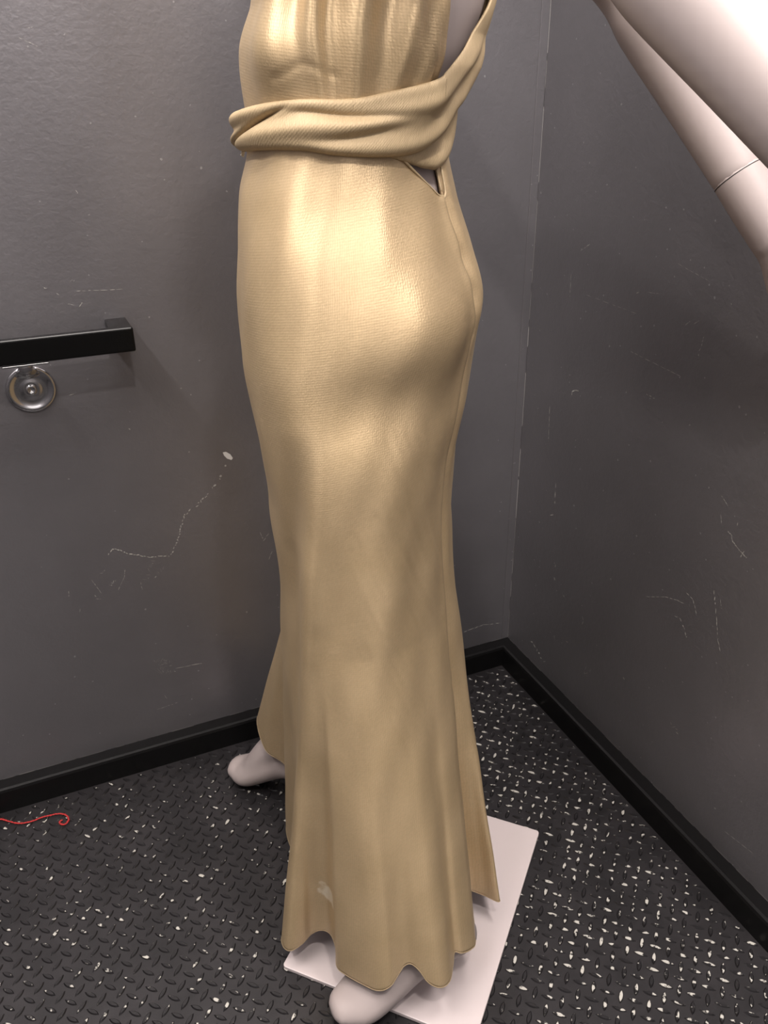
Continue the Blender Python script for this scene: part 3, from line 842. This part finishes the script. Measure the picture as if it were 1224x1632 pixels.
# placket facing at the top of the centre back seam
def strip(name, pathpts, radii, mat, parent, up=(0, 0, 1), seg=10):
    Vv, Ff = round_tube(pathpts, radii, seg, 5, up)
    o = mesh_obj(name, Vv, Ff, mat, None, True)
    with_uv(o, [(v[0], v[2]) for v in Vv]); keep(o, parent); return o
edge = [bpt(p, z_top(p), 0.0036) for p in np.linspace(304, 329.5, 14)]
strip('top_edge_binding', edge, [0.0011] * len(edge), M_hem, dress)
strip('placket', [bpt(333.6, 1.060, 0.004), bpt(333.2, 1.045, 0.004), bpt(332.4, 1.030, 0.004), bpt(331.4, 1.021, 0.004), bpt(328.5, 1.0175, 0.004)], [0.0012] * 5, M_hem, dress)
strip('placket', [bpt(332.0, 1.052, 0.0005), bpt(331.5, 1.038, 0.0005), bpt(330.8, 1.024, 0.0010)], [0.0009] * 3, M_hem, dress)

# bodice: blouses over the sash, open in a deep V at the back
def bod_disp(phi, z):
    u = max(0.0, min(1.0, (z - 1.09) / 0.10))
    d = 0.006 + 0.004 * math.sin(math.pi * min(1, u * 1.2))
    # gathers, converging to the sash
    for p0, p1, s, a in ((231, 238, 7, .008), (248, 255, 6, -.008), (260, 267, 4.5, .009), (270, 274, 4, -.009), (281, 281, 3.5, .012), (291, 288, 5, -.008), (300, 297, 3.5, .007), (306, 302, 3, -.005), (215, 222, 6, -.003), (312, 308, 3, .004)):
        pc = p1 + (p0 - p1) * u
        d += a * (0.15 + 0.85 * u) * gauss(dang(phi, pc), s * (0.7 + 0.4 * u))
    # puff above the sash on the bust side
    d += 0.007 * gauss(dang(phi, 241), 14) * gauss(z - 1.132, 0.017)
    zs_ = 1.116 + 0.010 * gauss(dang(phi, 258), 8)
    if 240 < phi < 274: d -= 0.0012 * gauss(z - zs_, 0.0018)
    d += 0.0010 * math.sin(math.radians(phi) * 13 + z * 40)
    return d
EDG = [(1.085, 318), (1.115, 317), (1.13, 316), (1.15, 314), (1.17, 312), (1.22, 308), (1.30, 302), (1.42, 296)]
EDF = [(1.085, 362), (1.14, 366), (1.22, 374), (1.30, 382), (1.42, 390)]
NBc, NBr = 240, 110
V, uvs = [], []
for r in range(NBr + 1):
    z = 1.085 + (1.415 - 1.085) * r / NBr
    pa = float(np.interp(z, [e[0] for e in EDG], [e[1] for e in EDG]))
    pb = float(np.interp(z, [e[0] for e in EDF], [e[1] for e in EDF])) - 360
    for c in range(NBc + 1):
        phi = pa + (pb - pa) * c / NBc
        p = bpt(phi, z, 0.0) + rad(phi) * bod_disp(phi % 360, z) * (1.0 if 3 < c < NBc - 3 else 0.8)
        V.append(p); uvs.append((c * 0.7 / NBc, z))
w_ = NBc + 1
Fc = [(r * w_ + c, r * w_ + c + 1, (r + 1) * w_ + c + 1, (r + 1) * w_ + c) for r in range(NBr) for c in range(NBc)]
cloth('bodice', V, Fc, uvs, M_satin, dress)

# sash: upper and lower edge given as (phi, z) around the waist, rising to the back neckline
SU = [(172, 1.088), (190, 1.090), (209, 1.092), (230, 1.097), (255, 1.100), (279, 1.100), (294, 1.105), (307, 1.110), (317, 1.116), (322, 1.127), (329, 1.142), (337, 1.161), (343, 1.178), (350, 1.215), (356, 1.26), (364, 1.34)]
SLW = [(172, 1.056), (190, 1.058), (209, 1.060), (230, 1.0625), (255, 1.063), (274, 1.059), (290, 1.057), (302, 1.057), (313, 1.060), (325, 1.070), (332, 1.085), (342, 1.095), (352, 1.110), (362, 1.15), (372, 1.22), (380, 1.31)]
def res(tab, n):
    a = np.array(tab, float); s = np.arange(len(a)); t = np.linspace(0, len(a) - 1, n)
    out = []
    for v in t:
        i = min(int(v), len(a) - 2); f = v - i
        p0, p1, p2, p3 = a[max(i - 1, 0)], a[i], a[i + 1], a[min(i + 2, len(a) - 1)]
        out.append(0.5 * (2 * p1 + (p2 - p0) * f + (2*p0 - 5*p1 + 4*p2 - p3) * f*f + (-p0 + 3*p1 - 3*p2 + p3) * f**3))
    return np.array(out)
NS, NW = 300, 36
U_, L_ = res(SU, NS), res(SLW, NS)
V, uvs = [], []
for i in range(NS):
    for j in range(NW + 1):
        t = j / NW                        # 0 top .. 1 bottom
        ph, z = U_[i] + (L_[i] - U_[i]) * t
        d = (0.0150 + 0.003 * gauss(ph - 318, 14)) * (1 - (2 * t - 1) ** 8 * (0.28 if t < 0.5 else 0.5))
        # soft lengthwise folds
        d += 0.0030 * math.sin(t * 9.0 + ph * 0.035) * gauss(t - 0.45, 0.28)
        d -= 0.0045 * gauss(t - (0.34 + (ph - 285) * 0.004), 0.06) * gauss(ph - 283, 18)
        d -= 0.0040 * gauss(t - (0.62 - (ph - 290) * 0.006), 0.07) * gauss(ph - 287, 13)
        d -= 0.0065 * gauss(t - (0.62 - (ph - 205) * 0.012), 0.045) * (1 if ph < 232 else gauss(ph - 232, 8))
        if ph < 228 and t < 0.62 - (ph - 205) * 0.012: d += 0.0045 * min(1, (228 - ph) / 14)
        d -= 0.0035 * gauss(t - 0.55, 0.09) * gauss(ph - 330, 10)
        d *= float(np.interp(z, [1.10, 1.125, 1.15, 1.19], [1.0, 0.8, 0.32, 0.25])) if ph > 318 else 1.0
        p = bpt(ph, z, 0.0) + rad(ph) * d
        V.append(p); uvs.append((i * 0.8 / NS, z))
w_ = NW + 1
Fc = [(i * w_ + j, (i + 1) * w_ + j, (i + 1) * w_ + j + 1, i * w_ + j + 1) for i in range(NS - 1) for j in range(NW)]
cloth('sash', V, Fc, uvs, M_crepe, dress, 0.0022)

# second turn of the sash: under the first at the back, then round the far side
NS2, NW2 = 200, 20
V, uvs = [], []
for i in range(NS2 + 1):
    ph = 298 + (540 - 298) * i / NS2
    zl = float(np.interp(ph, [298, 307, 315, 324, 335, 350, 400, 540], [1.056, 1.051, 1.046, 1.043, 1.046, 1.052, 1.055, 1.056]))
    zu = float(np.interp(ph, [298, 330, 345, 400, 540], [1.078, 1.088, 1.098, 1.095, 1.088]))
    for j in range(NW2 + 1):
        t = j / NW2
        d = 0.0080 * (1 - (2 * t - 1) ** 6 * 0.6) + 0.0020 * math.sin(t * 7 + ph * 0.1) * gauss(ph - 330, 20)
        d -= 0.0035 * gauss(t - (0.45 + (ph - 328) * 0.012), 0.10) * gauss(ph - 329, 8)
        z = zu + (zl - zu) * t
        V.append(bpt(ph, z, 0.0) + rad(ph) * d); uvs.append((i * 0.6 / NS2, z))
w_ = NW2 + 1
Fc = [(i * w_ + j, (i + 1) * w_ + j, (i + 1) * w_ + j + 1, i * w_ + j + 1) for i in range(NS2) for j in range(NW2)]
cloth('sash_second_turn', V, Fc, uvs, M_crepe, dress, 0.0022)
# small maker's tag peeping out under the sash at the front
bm = box_bm(-0.004, 0.004, -0.0004, 0.0004, -0.007, 0.0)
tg = bm_obj('cloth_tag', bm, M_white)
p = bpt(193, 1.060, 0.008); tg.location = Vector(p); tg.rotation_euler = (0.2, 0.3, 1.0)
tg.parent = dress; tg.matrix_parent_inverse = Matrix.Translation(dress.location).inverted()

# ------------------------------------------------------------------ red thread on the floor
pix = [(-6, 1306), (4, 1306), (14, 1309), (28, 1312), (42, 1311), (54, 1308), (66, 1303), (78, 1300), (90, 1297.5), (100, 1297.5), (107, 1301), (109, 1307), (105, 1313), (98, 1314), (95, 1310), (99, 1307)]
pts = [on_floor(x, y, 0.0032) for x, y in pix]
P_, R_ = smooth_path(pts, [0.0011] * len(pts), 8)
P_ = [p + np.array([rnd.gauss(0, .0002), rnd.gauss(0, .0002), rnd.gauss(0, .0002)]) for p in P_]
V, Fc = tube_geo(P_, [0.0011 + 0.0004 * math.sin(i * 2.1) for i in range(len(P_))], 8)
geo = [(V, Fc)]
for i in range(0, len(P_) - 1, 1):
    for q in range(3):
        v = np.array([rnd.gauss(0, 1), rnd.gauss(0, 1), abs(rnd.gauss(0, .5))]); v /= np.linalg.norm(v)
        a = P_[i]; geo.append(tube_geo([a, a + v * rnd.uniform(.0015, .0030)], [0.00022, 0.00012], 4))
V, Fc = join_geo(geo)
th = mesh_obj('thread', V, Fc, M_red, None, True)
tag(th, 'curled red yarn scrap lying on the black studded floor by the skirting', 'thread')
